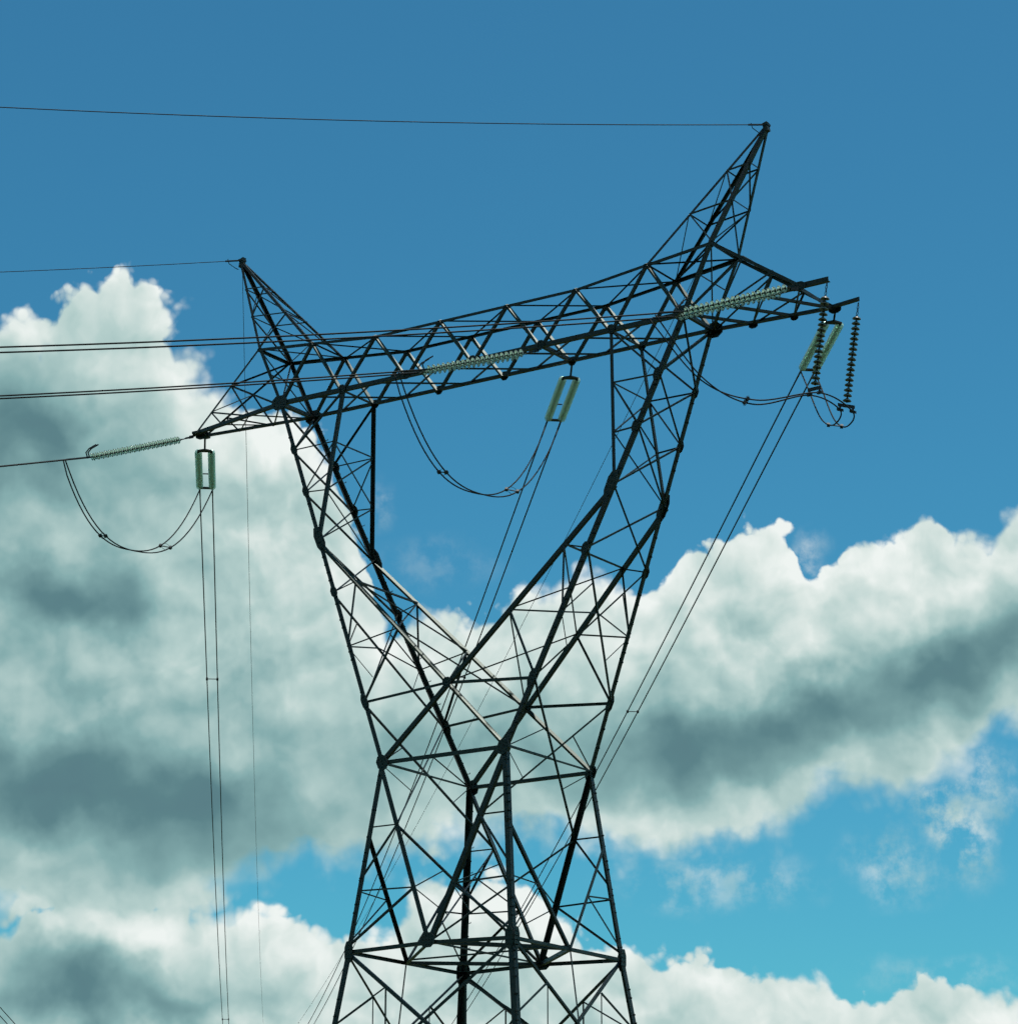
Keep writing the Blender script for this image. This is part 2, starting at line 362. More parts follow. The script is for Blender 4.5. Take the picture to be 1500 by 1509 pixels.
# horizontal bracing of the crossarm, under and over
def bm(i, sy): return b_(i, sy)+V((0, 0, .01))
for i in (-2.5, -1.5, -.5, .5, 1.5):
    angle('plan_brace', bm(i, -1), bm(i+1, 1), .045, (0, 0, -1)); angle('plan_brace', bm(i, 1)+V((0, 0, .05)), bm(i+1, -1)+V((0, 0, .05)), .045, (0, 0, -1))
for i in (-1.5, -.5, .5, 1.5, 2.5):
    angle('plan_brace', t_(i-1, -1), t_(i, 1), .035, (0, 0, 1)); angle('plan_brace', t_(i-1, 1)-V((0, 0, .04)), t_(i, -1)-V((0, 0, .04)), .035, (0, 0, 1))
for i in (-3, -2, 1, 2, 3): angle('cross_strut', b_(i, -1), b_(i, 1), .10 if i in (-3, 1, 3) else .05, (0, 0, -1))
for sx in (-1, 1):
    angle('plan_brace', t_(2.5*sx, -1), o_(sx, 1), .04, (0, 0, 1)); angle('plan_brace', t_(2.5*sx, 1), o_(sx, -1), .04, (0, 0, 1))
    angle('cross_strut', o_(sx, -1), o_(sx, 1), .08, (0, 0, 1)); angle('cross_strut', t_(2.5*sx, -1), t_(2.5*sx, 1), .04, (0, 0, 1))

for sx in (-1, 1):
    for sy in (-1, 1):
        N = (0, sy, 0); S = (sx, 0, 0)
        # main legs
        angle('main_leg', w_(sx, sy), b_(3*sx, sy), .118, None, e=((-sx, 0, 0), (0, -sy, 0)))
        angle('main_leg', d_(sx, sy), w_(sx, sy), .142, None, e=((-sx, 0, 0), (0, -sy, 0)))
        angle('main_leg', (sx*GXX, sy*GYY, GRZ), d_(sx, sy), .16, None, e=((-sx, 0, 0), (0, -sy, 0)))
        # post between crossarm ends and peak
        angle('end_post', b_(3*sx, sy), o_(sx, sy), .095, None, e=((-sx, 0, 0), (0, -sy, 0)))
        # inner post, K beam, waist
        angle('inner_post', leg(sx, sy, TK), b_(2*sx, sy), .095, N, 'flat', sx)
        angle('frame_beam', leg(sx, sy, TK), w_(-sx, sy), .088 if sx < 0 else .108, Y_, 'ridge' if sx < 0 else 'flat')
        angle('vee_leg', w_(sx, sy), vmid(sy), .125, N, 'flat', sx)
        for t, h, k in ((TK, .36, .13), (0, .19, .15)): gusset(leg(sx, sy, t)+V((-.08*sx, sy*.03, -.0)), N, leg(sx, sy, 1)-leg(sx, sy, 0), k, h)
        for q in (1, 3, 5, 6): gusset(leg(sx, sy, T[q])+V((-.07*sx, sy*.03, 0)), N, leg(sx, sy, 1)-leg(sx, sy, 0), .09, .22 if q == 1 else .15)
        gusset(d_(sx, sy)+V((-.09*sx, sy*.03, 0)), N, V((0, 0, 1)), .11, .25); gusset(d_(sx, sy)+V((sx*.03, -.09*sy, 0)), S, V((0, 0, 1)), .11, .25)
        # near/far faces: leg to K beam
        L = lambda q: leg(sx, sy, T[q])
        angle('brace', L(3), kb(sx, sy, K1), .038, N); angle('brace', kb(sx, sy, K1), L(2), .042, N)
        angle('brace', L(2), kb(sx, sy, K2), .042, N); angle('brace', kb(sx, sy, K2), L(1), .055, N)
        angle('horizontal_strut', L(1), kb(sx, sy, KX), .07, N)
        # leg to inner post
        p1, p2 = post(sx, sy, .66), post(sx, sy, .335)
        angle('brace', L(6), p1, .04, N); angle('brace', L(5), p2, .04, N); angle('brace', L(5), p1, .05, N); angle('brace', b_(2*sx, sy), L(6), .055, N)
        # V: leg to V member
        v1, v2 = vleg(sx, sy, .35), vleg(sx, sy, .70); l1, l2, l3 = low(sx, sy, .345), low(sx, sy, .63), low(sx, sy, .68)
        angle('brace', l1, v1, .04, N); angle('brace', v1, l2, .05, N); angle('brace', l3, v2, .045, N); angle('brace', v2, low(sx, sy, .97), .06, N)
        # waist and diaphragm
        angle('diaphragm_chord', d_(sx, sy), vmid(sy), .09, N, 'flat', sx); angle('diaphragm_chord', d_(sx, sy), smid(sx), .085, S, 'flat', sy)
        angle('diaphragm_chord', vmid(sy)+V((0, 0, -.03)), smid(sx)+V((0, 0, -.03)), .10, (0, 0, -1))
        # side face: leg foot of the second V
        angle('side_diagonal', low(sx, sy, .39), smid(sx), .085, S, 'flat', sy)
        sdm = lerp(low(sx, sy, .39), smid(sx), .50)
        angle('brace', l3, sdm, .04, S); angle('brace', sdm, low(sx, sy, .96), .05, S)
    # waist frame
    # side faces: lattice between near and far legs
    S = (sx, 0, 0)
    LN = lambda q: leg(sx, -1, T[q]); LF = lambda q: leg(sx, 1, T[q])
    for q in (6, 5, 4, 3):
        angle('side_brace', LN(q+1), LF(q), .05, S, 'ridge'); angle('side_brace', LF(q+1)+V((-sx*.05, 0, 0)), LN(q)+V((-sx*.05, 0, 0)), .05 if q != 6 else .07, S, 'flat', -sx)
    angle('side_brace', LN(3), LF(1), .05, S, 'ridge'); angle('side_brace', LF(3)+V((-sx*.05, 0, 0)), LN(1)+V((-sx*.05, 0, 0)), .05, S, 'flat')
    cx = lerp(LN(3), LF(1), .41)
    def xp(a, b, t): return lerp(a, b, t)
    angle('brace', LN(2), cx, .045, S); angle('brace', LF(2), cx, .03, S)
    for A, B in ((LN, LF), (LF, LN)):
        angle('brace', A(2), xp(A(3), B(1), .22), .028, S); angle('brace', A(2), xp(B(3), A(1), .72), .028, S)
    vN, vF = vleg(sx, -1, .35), vleg(sx, 1, .35)
    angle('side_brace', LN(1), vF, .055, S, 'ridge'); angle('side_brace', LF(1), vN, .055, S, 'flat')
    wm = lerp(w_(sx, -1), w_(sx, 1), .5)
    angle('waist_beam', w_(sx, -1), wm, .06, (0, 0, -1)); angle('waist_beam', wm, w_(sx, 1), .045, (0, 0, -1))
    for A, B, sy in ((LN, vF, -1), (LF, vN, 1)):
        c = w_(sx, sy)
        angle('brace', c, xp(A(1), B, .30), .028, S); angle('brace', c, xp(LF(1) if sy < 0 else LN(1), vN if sy < 0 else vF, .68), .03, S)
    # zigzag along the V members down to the middle of the diaphragm
    angle('side_brace', vN, vmid(1), .06, S, 'ridge'); angle('side_brace', vF, vmid(-1), .06, S, 'flat')
    c = lerp(vN, vmid(1), .5); c2 = lerp(vF, vmid(-1), .5)
    for sy in (-1, 1):
        v2 = vleg(sx, sy, .70)
        angle('brace', v2, lerp(vleg(sx, sy, .35), vmid(-sy), .32), .03, S); angle('brace', v2, lerp(vleg(sx, -sy, .35), vmid(sy), .72), .035, S)
    # frame beams: lattice between near and far K beams
    k = lambda sy, q: kb(sx, sy, {1: K1, 2: K2, 3: KX}[q])
    Z = (-.2*sx, 0, -1)
    angle('brace', k(-1, 1), k(1, 1), .05, Z); angle('brace', k(-1, 1), k(1, 2), .035, Z); angle('brace', k(1, 1), k(-1, 2), .035, Z)
    angle('brace', k(-1, 2), k(1, 3), .035, Z); angle('brace', k(1, 2), k(-1, 3), .035, Z)
    # inner posts: lattice between near and far
    pn1, pf1, pn2, pf2 = post(sx, -1, .66), post(sx, 1, .66), post(sx, -1, .335), post(sx, 1, .335)
    Z = (-sx, 0, 0)
    angle('brace', pn1, pf1, .05, Z); angle('brace', pn1, pf2, .05, Z); angle('brace', pf1, pn2, .05, Z); angle('brace', pf2, leg(sx, -1, TK), .045, Z); angle('brace', pn2, leg(sx, 1, TK), .045, Z)
    # end cross-section of the crossarm
    angle('end_brace', o_(sx, -1), b_(3*sx, 1), .045, S); angle('end_brace', o_(sx, 1)+V((-sx*.04, 0, 0)), b_(3*sx, -1)+V((-sx*.04, 0, 0)), .06, S)
    angle('end_brace', lerp(o_(sx, -1), b_(3*sx, -1), .45), lerp(o_(sx, 1), b_(3*sx, 1), .45), .045, S)
    # ------------- peak
    A = a_(sx)
    legs = {(0, -1): o_(sx, -1), (0, 1): o_(sx, 1), (1, -1): t_(2.5*sx, -1), (1, 1): t_(2.5*sx, 1)}
    def pk_(i, s, t): return lerp(A+V(((.05 if i == 0 else -.05)*sx, s*.05, 0)), legs[i, s], t)
    for (i, s), e in legs.items():
        angle('peak_leg', pk_(i, s, 0), e, .105 if (i == 0 and s*sx != 0 and s == (-1 if sx > 0 else 1)) else .075, (0, s, 0), e=((-sx if i == 0 else sx, 0, 0), (0, -s, 0)))
    for t in (.315, .635):
        for p, q, n in (((0, -1), (1, -1), (0, -1, 0)), ((0, -1), (0, 1), S), ((0, 1), (1, 1), (0, 1, 0)), ((1, -1), (1, 1), (-sx, 0, 1))):
            angle('peak_brace', pk_(*p, t), pk_(*q, t), .04, n)
    for t0, t1 in ((.315, .635), (.635, 1)):
        angle('peak_brace', pk_(1, -1, t0), pk_(0, -1, t1), .036, (0, -1, 0)); angle('peak_brace', pk_(0, 1, t0), pk_(1, 1, t1), .036, (0, 1, 0))
        angle('peak_brace', pk_(0, -1, t0), pk_(0, 1, t1), .036, S, 'ridge'); angle('peak_brace', pk_(0, 1, t0), pk_(0, -1, t1), .036, S)
        angle('peak_brace', pk_(1, -1, t0), pk_(1, 1, t1), .036, (-sx, 0, 1))
    mb = MB()
    mb.box(W(A), V((.065, 0, .02)), V((0, .08, 0)), V((-.02*sx, 0, .13))); mb.box(W(A+V((0, 0, .06))), V((.08, 0, 0)), V((0, .10, 0)), V((0, 0, .03)))
    mb.build('peak_cap', STEEL, TOWER)
for sy in (-1, 1):
    angle('waist_beam', w_(-1, sy), w_(1, sy), .11, (0, sy, 0), 'flat', 1)
    gusset(kb(1, sy, KX)+V((0, sy*.05, 0)), (0, sy, 0), (1, 0, 0), .12, .12)
    gusset(vmid(sy)+V((0, sy*.04, .05)), (0, sy, 0), (1, 0, 0), .17, .20)
    # lower body crossing braces
angle('diaphragm_tie', vmid(-1), vmid(1), .045, (0, 0, -1)); angle('diaphragm_tie', smid(-1)+V((0, 0, .06)), smid(1)+V((0, 0, .06)), .045, (0, 0, -1))
def lowg(sx, sy, z):
    t = (z-DZZ)/(GRZ-DZZ); return lerp(d_(sx, sy), (sx*GXX, sy*GYY, GRZ), t)
zs = [DZZ, -8.25, GRZ]
for za, zb in zip(zs, zs[1:]):
    for face in ('N', 'F', 'L', 'R'):
        c = {'N': ((-1, -1), (1, -1)), 'F': ((-1, 1), (1, 1)), 'L': ((-1, -1), (-1, 1)), 'R': ((1, -1), (1, 1))}[face]
        n = {'N': (0, -1, 0), 'F': (0, 1, 0), 'L': (-1, 0, 0), 'R': (1, 0, 0)}[face]
        for p, q in (c, c[::-1]):
            A, B = lowg(*p, za), lowg(*q, zb)
            off = V(n)*(.0 if p == c[0] else -.06)
            angle('body_diagonal', A+off, B+off, .085 if face in 'NF' else .07, n, 'flat', 1 if p[0] < 0 else -1)
            # redundant members
            ta = (lowg(*p, za).lerp(lowg(*p, zb), .455))
            m1 = lerp(A, B, .235); m2 = lerp(A, B, .455)
            angle('redundant_brace', ta, m1, .045, n); angle('redundant_brace', m1, V((m1.x, m1.y, lerp(ta, B, .2).z-.6))*1.0, .035, n)
            angle('redundant_brace', ta, lerp(lowg(*p, zb), lowg(*q, za), .235), .045, n)
        A = lerp(lowg(*c[0], zb), lowg(*c[1], zb), .5)
        angle('body_strut', lowg(*c[0], zb), lowg(*c[1], zb), .07, n) if zb > GRZ else None
for sx in (-1, 1):
    h = lerp(lowg(sx, -1, DZZ), lowg(sx, 1, -8.25), .457); angle('hanger', smid(sx), V((h.x, 0, h.z)), .045, (sx, 0, 0))

# ------------- crossarm tips
TN, TF = V((9.113, -.782, BZ)), V((9.113, .93, BZ))
EN, EF = V((9.836, -.768, BZ+.02)), V((9.836, .80, BZ+.02))
tips = {1: {-1: (TN, EN), 1: (TF, EF)}}
for sy in (-1, 1):
    t0, e0 = tips[1][sy]
    angle('arm_chord', b_(3, sy), t0, .115, (0, sy, 0), e=((0, 0, 1), (0, -sy, 0)))
    angle('arm_chord', o_(1, sy), t0+V((0, 0, .10)), .085, (0, sy, 0), e=((0, 0, -1), (0, -sy, 0)))
    angle('pilot_arm', t0-V((.3, 0, 0)), e0, .12, (0, sy, 0), e=((0, 0, 1), (0, -sy, 0)))
    q = [lerp(b_(3, sy), t0, k) for k in (.33, .67)]; u = [lerp(o_(1, sy), t0+V((0, 0, .1)), k) for k in (.36, .70)]
    N = (0, sy, 0)
    angle('arm_brace', b_(3, sy), u[0], .06, N, 'flat', 1); angle('arm_brace', u[0], q[0], .055, N, 'flat', -1)
    angle('arm_brace', q[0], u[1], .06, N, 'flat', 1); angle('arm_brace', u[1], q[1], .05, N)
    gusset(t0+V((0, sy*.03, .03)), N, (1, 0, 0), .11, .16); gusset(q[0]+V((0, sy*.03, 0)), N, (1, 0, 0), .08, .12); gusset(q[1]+V((0, sy*.03, 0)), N, (1, 0, 0), .07, .1)
q = lambda sy, k: lerp(b_(3, sy), tips[1][sy][0], k)
u = lambda sy, k: lerp(o_(1, sy), tips[1][sy][0]+V((0, 0, .1)), k)
for k0, k1 in ((0, .33), (.33, .67), (.67, 1)):
    angle('plan_brace', q(-1, k0), q(1, k1), .07, (0, 0, -1)); angle('plan_brace', q(1, k0), q(-1, k1), .05, (0, 0, -1), 'ridge')
for k in (.36, .70): angle('plan_brace', u(-1, k), u(1, k), .055, (1, 0, 1))
angle('plan_brace', u(-1, .36), u(1, .70), .05, (1, 0, 1), 'ridge'); angle('cross_strut', TN, TF, .10, (1, 0, 0))
TL = {-1: V((-9.36, .0, BZ)), 1: V((-9.30, .36, BZ))}
for sy in (-1, 1):
    t0 = TL[sy]; N = (0, sy, 0)
    angle('arm_chord', b_(-3, sy), t0, .10, N, e=((0, 0, 1), (0, -sy, 0)))
    angle('arm_chord', o_(-1, sy), t0+V((0, 0, .06)), .065 if sy < 0 else .045, N, e=((0, 0, -1), (0, -sy, 0)))
    qq = [lerp(b_(-3, sy), t0, k) for k in (.36, .68)]; uu = [lerp(o_(-1, sy), t0+V((0, 0, .06)), k) for k in (.44, .76)]
    angle('arm_brace', b_(-3, sy), uu[0], .05, N); angle('arm_brace', uu[0], qq[0], .045, N); angle('arm_brace', qq[0], uu[1], .045, N); angle('arm_brace', uu[1], qq[1], .04, N)
q = lambda sy, k: lerp(b_(-3, sy), TL[sy], k)
u = lambda sy, k: lerp(o_(-1, sy), TL[sy]+V((0, 0, .06)), k)
angle('plan_brace', q(-1, 0), q(1, .36), .05, (0, 0, -1)); angle('plan_brace', q(1, 0), q(-1, .36), .045, (0, 0, -1)); angle('plan_brace', q(-1, .36), q(1, .68), .04, (0, 0, -1)); angle('plan_brace', q(1, .36), q(-1, .68), .04, (0, 0, -1))
angle('plan_brace', u(-1, .44), u(1, .44), .045, (-1, 0, 1)); angle('plan_brace', u(-1, .44), o_(-1, 1), .045, (-1, 0, 1)); angle('plan_brace', u(1, .44), u(-1, .76), .04, (-1, 0, 1))
gusset(V((-9.33, .18, BZ+.02)), (0, 0, 1), (0, 1, 0), .16, .30, .03, 'tip_plate'); gusset(V((-9.28, .18, BZ)), (0, 1, 0), (1, 0, 0), .10, .22, .02, 'tip_plate')

# bolts along the legs and climbing pegs: many, tiny
bo = MB()
for sx in (-1, 1):
    for sy in (-1, 1):
        for A, B, n in ((w_(sx, sy), b_(3*sx, sy), 46), (d_(sx, sy), w_(sx, sy), 22), (lowg(sx, sy, -8), d_(sx, sy), 18)):
            for i in range(n):
                if rnd.random() < .45: continue
                p = W(lerp(A, B, (i+.5)/n)); s = .014+.008*rnd.random()
                bo.box(p+V((-sx*.05, sy*.012, 0)), V((s, 0, 0)), V((0, s*1.3, 0)), V((0, 0, s)))
                bo.box(p+V((sx*.012, -sy*.05, 0)), V((s*1.3, 0, 0)), V((0, s, 0)), V((0, 0, s)))
o = bo.build('bolts', STEEL, TOWER); o['kind'] = 'stuff'
st = MB()
for i in range(64):
    t = i/63; z = -9+19*t
    A = leg(-1, 1, z/BZ) if z > 0 else (low(-1, 1, z/DZZ) if z > DZZ else lowg(-1, 1, z))
    p = W(A); dr = V((1, .12, 0)) if i % 2 else V((.1, 1, 0))
    st.rod(p, p+dr*.20, .011, 5); st.rod(p+dr*.20-V((0, 0, .0)), p+dr*.20+V((0, 0, .035)), .011, 5)
o = st.build('step_bolts', STEEL2, TOWER); o['kind'] = 'stuff'

# ------------------------------------------------------------------ insulators, wires
DISC_N = 20; PITCH = .146
def lathe(prof, n):
    v = []; f = []
    for r, z in prof:
        for k in range(n): v.append((r*math.cos(2*math.pi*k/n), r*math.sin(2*math.pi*k/n), z))
    for i in range(len(prof)-1):
        for k in range(n): f.append((i*n+k, i*n+(k+1) % n, (i+1)*n+(k+1) % n, (i+1)*n+k))
    return v, f
def mesh(name, prof, n, mat):
    v, f = lathe(prof, n); me = bpy.data.meshes.new(name); me.from_pydata(v, [], f); me.materials.append(mat)
    me.polygons.foreach_set('use_smooth', [True]*len(me.polygons)); me.update(); return me
# z along the string (towards the conductor is +z); glass shell is a shallow bell
PROF = [(.042,-.034),(.070,-.026),(.098,-.006),(.114,.016),(.116,.024),(.108,.023),(.090,.004),(.064,-.010),(.042,-.014),(.042,-.034)]
G_ME = mesh('glass_disc', PROF, 20, GLASS)
D_ME = mesh('porcelain_disc', PROF, 20, GLAZE)
C_ME = mesh('metal_cap', [(.0,-.072),(.024,-.072),(.036,-.060),(.040,-.026),(.042,.000),(.016,.002),(.014,.074),(.0,.074)], 10, STEEL2)
def string(root, a, b, n=DISC_N, me=None):
    """n glass discs between a and b (world), as parts of root"""
    d = (b-a); L = d.length; d.normalize(); q = d.to_track_quat('Z', 'Y'); p = L/n
    for i in range(n):
        c = a + d*(p*(i+.5))
        o = bpy.data.objects.new((me or G_ME).name, me or G_ME); COL.objects.link(o); o.parent = root
        o.location = c-root.location; o.rotation_mode = 'QUATERNION'; o.rotation_quaternion = q; o.scale = (1, 1, p/PITCH)
        k = bpy.data.objects.new('metal_cap', C_ME); COL.objects.link(k); k.parent = o
def local(mb, root, name, mat=None, smooth=False):
    mb.v = [v-root.location for v in mb.v]; return mb.build(name, mat or STEEL2, root, smooth)
def arcing(mb, c, d, up, s, h=.34):
    mb.tube([c, c+up*(.16*s)+d*.02, c+up*(.26*s)-d*.10, c+up*(.34*s)-d*h], .021, 6)

def wire(name, pts, r, label, cat, mat=WIRE, group=None, n=6):
    mb = MB(); mb.tube(pts, r*rs, n); o = mb.build(name, mat, None, True); return tag(o, label, cat, group)
rs = 1.25
def spacer(a, b, label, ring=True):
    c = (a+b)/2; o = empty('spacer', c, label, 'spacer', 'spacers between paired wires')
    d = (b-a).normalized()
    mb = MB(); mb.rod(a-d*.03, b+d*.03, .016); local(mb, o, 'bar')
    for p in (a, b):
        mb = MB(); x = d.orthogonal().normalized(); mb.box(p, d*.04, x*.045, d.cross(x)*.045); local(mb, o, 'clamp')
    if ring:
        mb = MB(); x = V((0, 0, 1)); k = d
        mb.tube([c+k*(.13*math.cos(t))+V((0, 0, .10*math.sin(t))) for t in [2*math.pi*i/14 for i in range(15)]], .006, 5); local(mb, o, 'damper_ring')
    return o
H = {}
SEP = .20   # half spacing of the paired conductors (m)
def span(a, ang, sgn, coef, s): # point on a span in units
    dr = V((-math.sin(R(ang)), sgn*math.cos(R(ang)), 0)); return V(a)+dr*s+V((0, 0, coef[0]*s+coef[1]*s*s))

# strain sets towards the camera side: (attachment, slope of string, then wire), tilt of the pair
NEAR = {
 'left':  dict(a=(-9.43, .044, 10.0), s0=.32, z0=-.12, s1=2.72, z1=-.86, w=(5.11, -1.357), tilt=17, txt='the left crossarm tip'),
 'middle':dict(a=(1.967, -.62, 10.0), s0=.42, z0=-.165, s1=2.92, z1=-.885, w=(12.96, -2.629), tilt=7, txt='the middle of the crossarm'),
 'right': dict(a=(9.113, -.79, 10.0), s0=.30, z0=-.06, s1=2.90, z1=-.955, w=(18.05, -3.531), tilt=0, txt='the right crossarm tip')}
ANG2 = 38
d2 = V((-math.sin(R(ANG2)), -math.cos(R(ANG2)), 0)); perp2 = V((d2.y, -d2.x, 0))
if perp2.y < 0: perp2 = -perp2
for key, q in NEAR.items():
    A = V(q['a']); a0 = W(A); p0 = W(A+d2*q['s0']+V((0, 0, q['z0']))); p1 = W(A+d2*q['s1']+V((0, 0, q['z1'])))
    sepv = (perp2*math.cos(R(q['tilt']))+V((0, 0, math.sin(R(q['tilt']))))).normalized()*SEP
    d = (p1-p0).normalized()
    root = empty('insulator_set', p0, f'green glass double insulator set reaching out to the left from {q["txt"]}', 'insulator', 'strain insulator sets towards the viewer')
    mb = MB(); mb.rod(a0, p0-d*.05, .022); mb.box(a0+(p0-a0)*.3, d*.07, sepv.normalized()*.03, V((0, 0, .05))); mb.box(a0+(p0-a0)*.62, d*.06, sepv.normalized()*.045, V((0, 0, .03))); local(mb, root, 'shackle')
    mb = MB(); up = d.cross(sepv).normalized(); mb.prism(p0-up*.012, p0+up*.012, [d*-.08, sepv*1.15+d*.03, sepv*1.15+d*.10, sepv*-1.15+d*.10, sepv*-1.15+d*.03]); local(mb, root, 'yoke_plate')
    mb = MB(); mb.prism(p1-up*.012+d*.06, p1+up*.012+d*.06, [sepv*1.15, sepv*1.15+d*.12, sepv*-1.15+d*.12, sepv*-1.15]); local(mb, root, 'yoke_plate')
    for s in (-1, 1):
        string(root, p0+sepv*s+d*.10, p1+sepv*s+d*.02, 20)
        if up.z < 0: up = -up
        mb = MB(); arcing(mb, p1+sepv*s+d*.10, d, up, 1.0); local(mb, root, 'arcing_horn')
    # conductors
    sl, zl = q['w']; a1 = (zl-q['z1'])/(sl-q['s1'])
    H[key+'2'] = []
    for s in (-1, 1):
        pts = []
        for i in range(60):
            ss = q['s1']+.05+ (65*(i/59)**1.6)
            x = ss-q['s1']; zz = q['z1']+x*(a1-.0016*(sl-q['s1']))+.0016*x*x
            pts.append(W(A+d2*ss+V((0, 0, zz)))+sepv*s)
        wire('conductor', pts, .0185, f'{"nearer" if s < 0 else "farther"} of the paired wires running off to the left from {q["txt"]}', 'power line', group='conductors towards the viewer')
        # compression dead-end
        mb = MB(); mb.rod(pts[0]-d*.02, pts[0].lerp(W(A+d2*(q['s1']+.75)+V((0, 0, q['z1']+.75*a1)))+sepv*s, .85), .027); local(mb, root, 'dead_end_clamp')
        H[key+'2'].append(W(A+d2*(q['s1']+.72)+V((0, 0, q['z1']+.72*a1)))+sepv*s)

# strain sets on the far side
FAR = {
 'left':  dict(a=(-9.40, .42, 10.0), ang=38.65, c=(-.0973, .000425), sp=(20.5, 91.2), txt='the left crossarm tip'),
 'middle':dict(a=(1.95, .80, 10.0), ang=40.89, c=(-.0941, .000463), sp=(25.2, 70), txt='the middle of the crossarm'),
 'right': dict(a=(9.10, 1.05, 10.08), ang=40.03, c=(-.1001, .000349), sp=(31.3, 91.8), txt='the right crossarm tip')}
for key, q in FAR.items():
    A = V(q['a']); f = lambda s: W(span(A, q['ang'], 1, q['c'], s)+V((0, 0, -.20*math.exp(-s/6))))
    a0 = W(A); p0 = f(.30); p1 = f(3.0); d = (p1-p0).normalized(); sepv = d.cross(V((0, 0, 1))).normalized()*SEP
    root = empty('insulator_set', p0, f'green glass double insulator set hanging away behind {q["txt"]}', 'insulator', 'strain insulator sets on the far side')
    up = d.cross(sepv).normalized()
    mb = MB(); mb.rod(a0+V((0, 0, .1)), p0, .03); local(mb, root, 'shackle')
    mb = MB(); mb.prism(p0-up*.02, p0+up*.02, [d*-.12, sepv*1.15+d*.0, sepv*1.15+d*.10, sepv*-1.15+d*.10, sepv*-1.15+d*.0]); local(mb, root, 'yoke_plate')
    mb = MB(); mb.prism(p1-up*.02+d*.06, p1+up*.02+d*.06, [sepv*1.15, sepv*1.15+d*.12, sepv*-1.15+d*.12, sepv*-1.15]); local(mb, root, 'yoke_plate')
    mb = MB(); c = p0.lerp(p1, .72); mb.rod(c-sepv*.45-up*.1, c+sepv*.45-up*.1, .02); local(mb, root, 'arcing_horn')
    H[key+'1'] = []
    for s in (-1, 1):
        string(root, p0+sepv*s+d*.08, p1+sepv*s+d*.02, 20)
        pts = [f(3.05+ 235*(i/119)**1.7)+sepv*s for i in range(120)]
        side = 'right' if s > 0 else 'left'
        wire('conductor', pts, .0175, f'{side} one of the paired wires descending into the distance from {q["txt"]}', 'power line', group='conductors into the distance')
        mb = MB(); mb.rod(pts[0]-d*.04, pts[0]+d*.75, .026); local(mb, root, 'dead_end_clamp')
        H[key+'1'].append(pts[0]+d*.15-V((0, 0, .03)))
    for s, nm in zip(q['sp'], ('nearer', 'farther')):
        spacer(f(s)-sepv, f(s)+sepv, f'{nm} small spacer bar on the paired wires descending from {q["txt"]}', False)

# earth wires
for sx, nm, coef, ang in ((-1, 'left', (-.0973, .000418), 38.07), (1, 'right', (-.1142, .000368), 42.96)):
    A = a_(sx)+V((0, 0, .0))
    pts = [W(span(A, ang, 1, coef, .1+240*(i/119)**1.7)) for i in range(120)]
    wire('earth_wire', pts, .0075, f'thin earth wire descending into the distance from the {nm} peak', 'power line', EWIRE)
    A = a_(sx)+V((0, 0, .07))
    sl = {-1: (6.41, -1.056-.07), 1: (18.04, -2.085-.07)}[sx]
    a1 = sl[1]/sl[0]
    pts = [W(A+d2*s+V((0, 0, s*(a1-.0016*sl[0])+.0016*s*s))) for s in [.1+64*(i/79)**1.4 for i in range(80)]]
    wire('earth_wire', pts, .0095 if sx < 0 else .0115, f'single earth wire running off to the left from the {nm} peak', 'power line', WIRE)
    root = empty('earth_wire_clamp', pts[0], f'small dark clamp holding the earth wire on the {nm} peak', 'clamp', 'earth wire clamps')
    mb = MB(); mb.rod(pts[0], pts[0]+(pts[4]-pts[0]).normalized()*.42, .03); local(mb, root, 'grip')
    mb = MB(); mb.tube([pts[0]+d2*.34, pts[0]+d2*.30-V((0, 0, .14)), pts[0]+d2*.10-V((0, 0, .26)), pts[0]-V((0, 0, .3))], .012); local(mb, root, 'bonding_lead')

# pilot (jumper) strings from the two short arms
PB = []
for nm, E, lean in (('nearer', EN, V((-.36, -.15, -2.58))), ('farther', EF, V((-.36, -.15, -2.55)))):
    top = W(E+V((-.03, 0, -.02))); bot = W(E+lean); d = (bot-top).normalized()
    root = empty('insulator_string', top, f'{nm} dark single string of insulator discs hanging from the right arm end', 'insulator', 'single hanging strings')
    mb = MB(); r0 = V((.0, .03, 0))
    for i in range(4):
        c = top+d*(.06+.085*i); k = V((1, 0, 0)) if i % 2 else V((0, 1, 0))
        mb.tube([c+k*(.028*math.cos(t))+d*(.05*math.sin(t)) for t in [2*math.pi*j/8 for j in range(9)]], .010, 5)
    local(mb, root, 'chain')
    string(root, top+d*.38, bot-d*.10, 17, D_ME)
    mb = MB(); x = (d2*-1); yk = V((.75, .35, -.18)).normalized() if nm == 'farther' else V((.85, -.2, -.05)).normalized()
    mb.prism(bot-yk*.22, bot+yk*.22, [V((0, .02, .06)), V((0, .02, -.03)), V((0, -.02, -.03)), V((0, -.02, .06))]); local(mb, root, 'yoke_plate')
    mb = MB()
    for s in (-1, 1): mb.rod(bot+yk*(.17*s), bot+yk*(.17*s)-V((0, 0, .12)), .03); mb.box(bot+yk*(.17*s)-V((0, 0, .12)), yk*.08, V((0, .03, 0)), V((0, 0, .035)))
    local(mb, root, 'suspension_clamp')
    PB.append([bot+yk*(.17*s)-V((0, 0, .13)) for s in (-1, 1)])

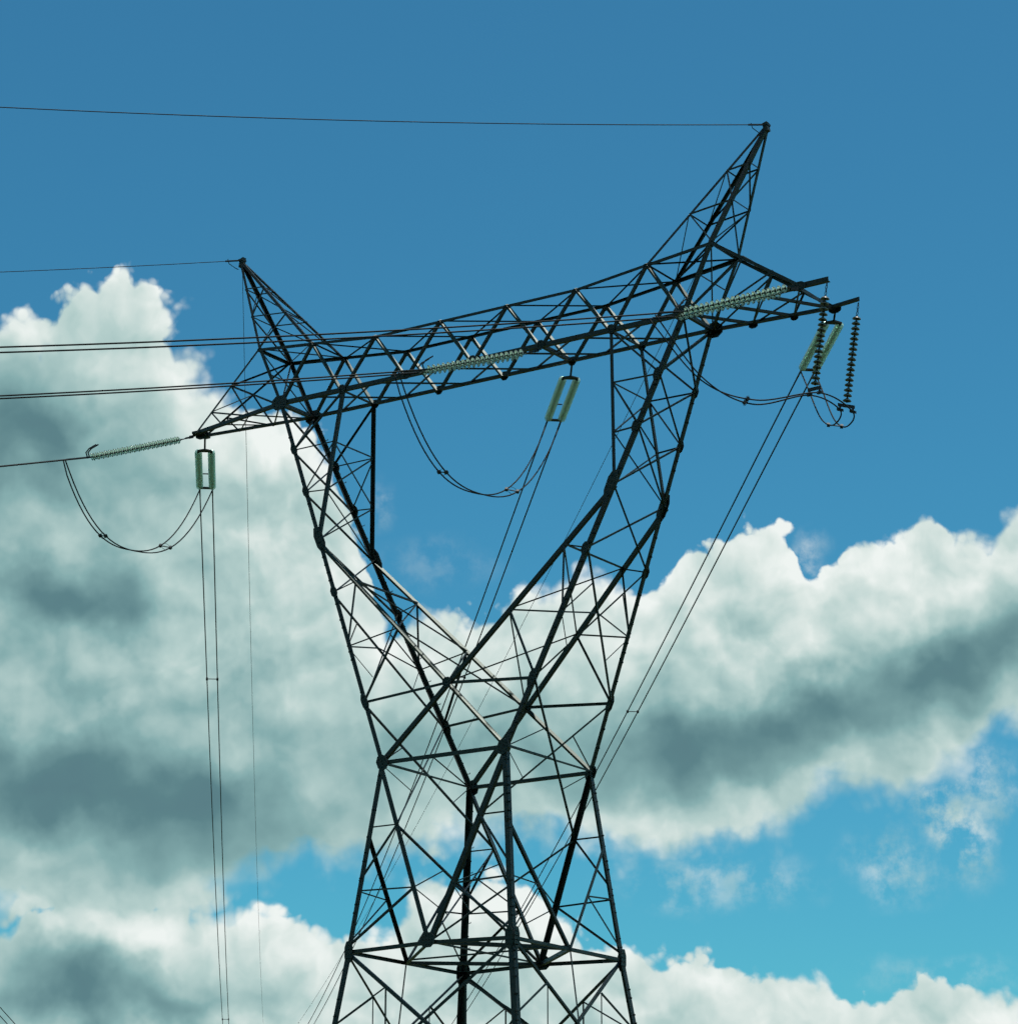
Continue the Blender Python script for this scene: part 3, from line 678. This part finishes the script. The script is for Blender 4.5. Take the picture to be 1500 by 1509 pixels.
# jumper loops
def smooth_curve(P, n=14):
    P = [V(p) for p in P]; Q = [P[0]*2-P[1]]+P+[P[-1]*2-P[-2]]; out = []
    for i in range(1, len(Q)-2):
        p0, p1, p2, p3 = Q[i-1:i+3]
        for k in range(n):
            t = k/n; out.append(.5*((2*p1)+(p2-p0)*t+(2*p0-5*p1+4*p2-p3)*t*t+(3*p1-p0-3*p2+p3)*t**3))
    return out+[P[-1]]
def loop(A, B, sag, skew=0.0, bow=V((0, 0, 0))):
    pts = []
    for i in range(33):
        t = i/32; s = t+skew*t*(1-t)*2
        h = (1-abs(2*t-1)**2.5)
        pts.append(A.lerp(B, s)-V((0, 0, sag*h))+bow*h)
    return pts
for key, sag, skew in (('left', 2.35, .0), ('middle', 2.75, .0)):
    n2, n1 = H[key+'2'], H[key+'1']
    ls = []
    c2 = (n2[0]+n2[1])/2
    for i, b in enumerate((n1[0], n1[1])):
        a = c2+perp2*(SEP*(1, -1)[i])
        pts = loop(a-V((0, 0, .05)), b, sag+(.10 if i else -.0), skew)
        pts[0] = n2[1-i]
        ls.append(pts)
        wire('jumper_wire', pts, .0165, f'{("lower", "upper")[i]} of two jumper wires looping under {NEAR[key]["txt"]}', 'power line', group='jumper loops')
    for k, nm in ((9, 'left'), (23, 'right')):
        spacer(ls[0][k], ls[1][k], f'{nm} ringed spacer on the jumper loop under {NEAR[key]["txt"]}')
n2, n1 = H['right2'], H['right1']
ls = []
for i in range(2):
    a = n2[i]-V((0, 0, .05)); b = PB[0][1-i if False else i]
    mid = a.lerp(b, .30)-V((0, 0, 1.05)); mid2 = a.lerp(b, .62)-V((0, 0, .95+.12*(1-i)))
    far = PB[1][i]
    e = n1[i]
    dn = far.lerp(e, .18)-V((0, 0, .62)); dn2 = far.lerp(e, .5)-V((0, 0, .80))
    pts = smooth_curve([a, mid, mid2, b, far, dn, dn2, e.lerp(dn2, .35), e])
    ls.append(pts)
    wire('jumper_wire', pts, .0165, f'{("lower", "upper")[i]} of two jumper wires led round the right arm end by the hanging strings', 'power line', group='jumper loops')
spacer(ls[0][26], ls[1][26], 'ringed spacer on the jumper wires beside the right tower leg')
spacer(ls[0][14*5+6], ls[1][14*5+6], 'spacer at the bottom of the small jumper loop below the right arm end', False)

# another line, low in the distance
for i, (a, b) in enumerate([([-83.38, 49.52, 34.27], [-95.08, 105.92, 8.16]), ([-85.01, 50.93, 35.22], [-96.54, 107.68, 8.82])]):
    a, b = V(a), V(b)
    pts = [a.lerp(b, k/29)-V((0, 0, .5*(1-(2*k/29-1)**2))) for k in range(30)]
    wire('distant_wire', pts, .022, f'{("lower", "upper")[i]} of two faint wires crossing the bottom left corner of the sky', 'power line', EWIRE)
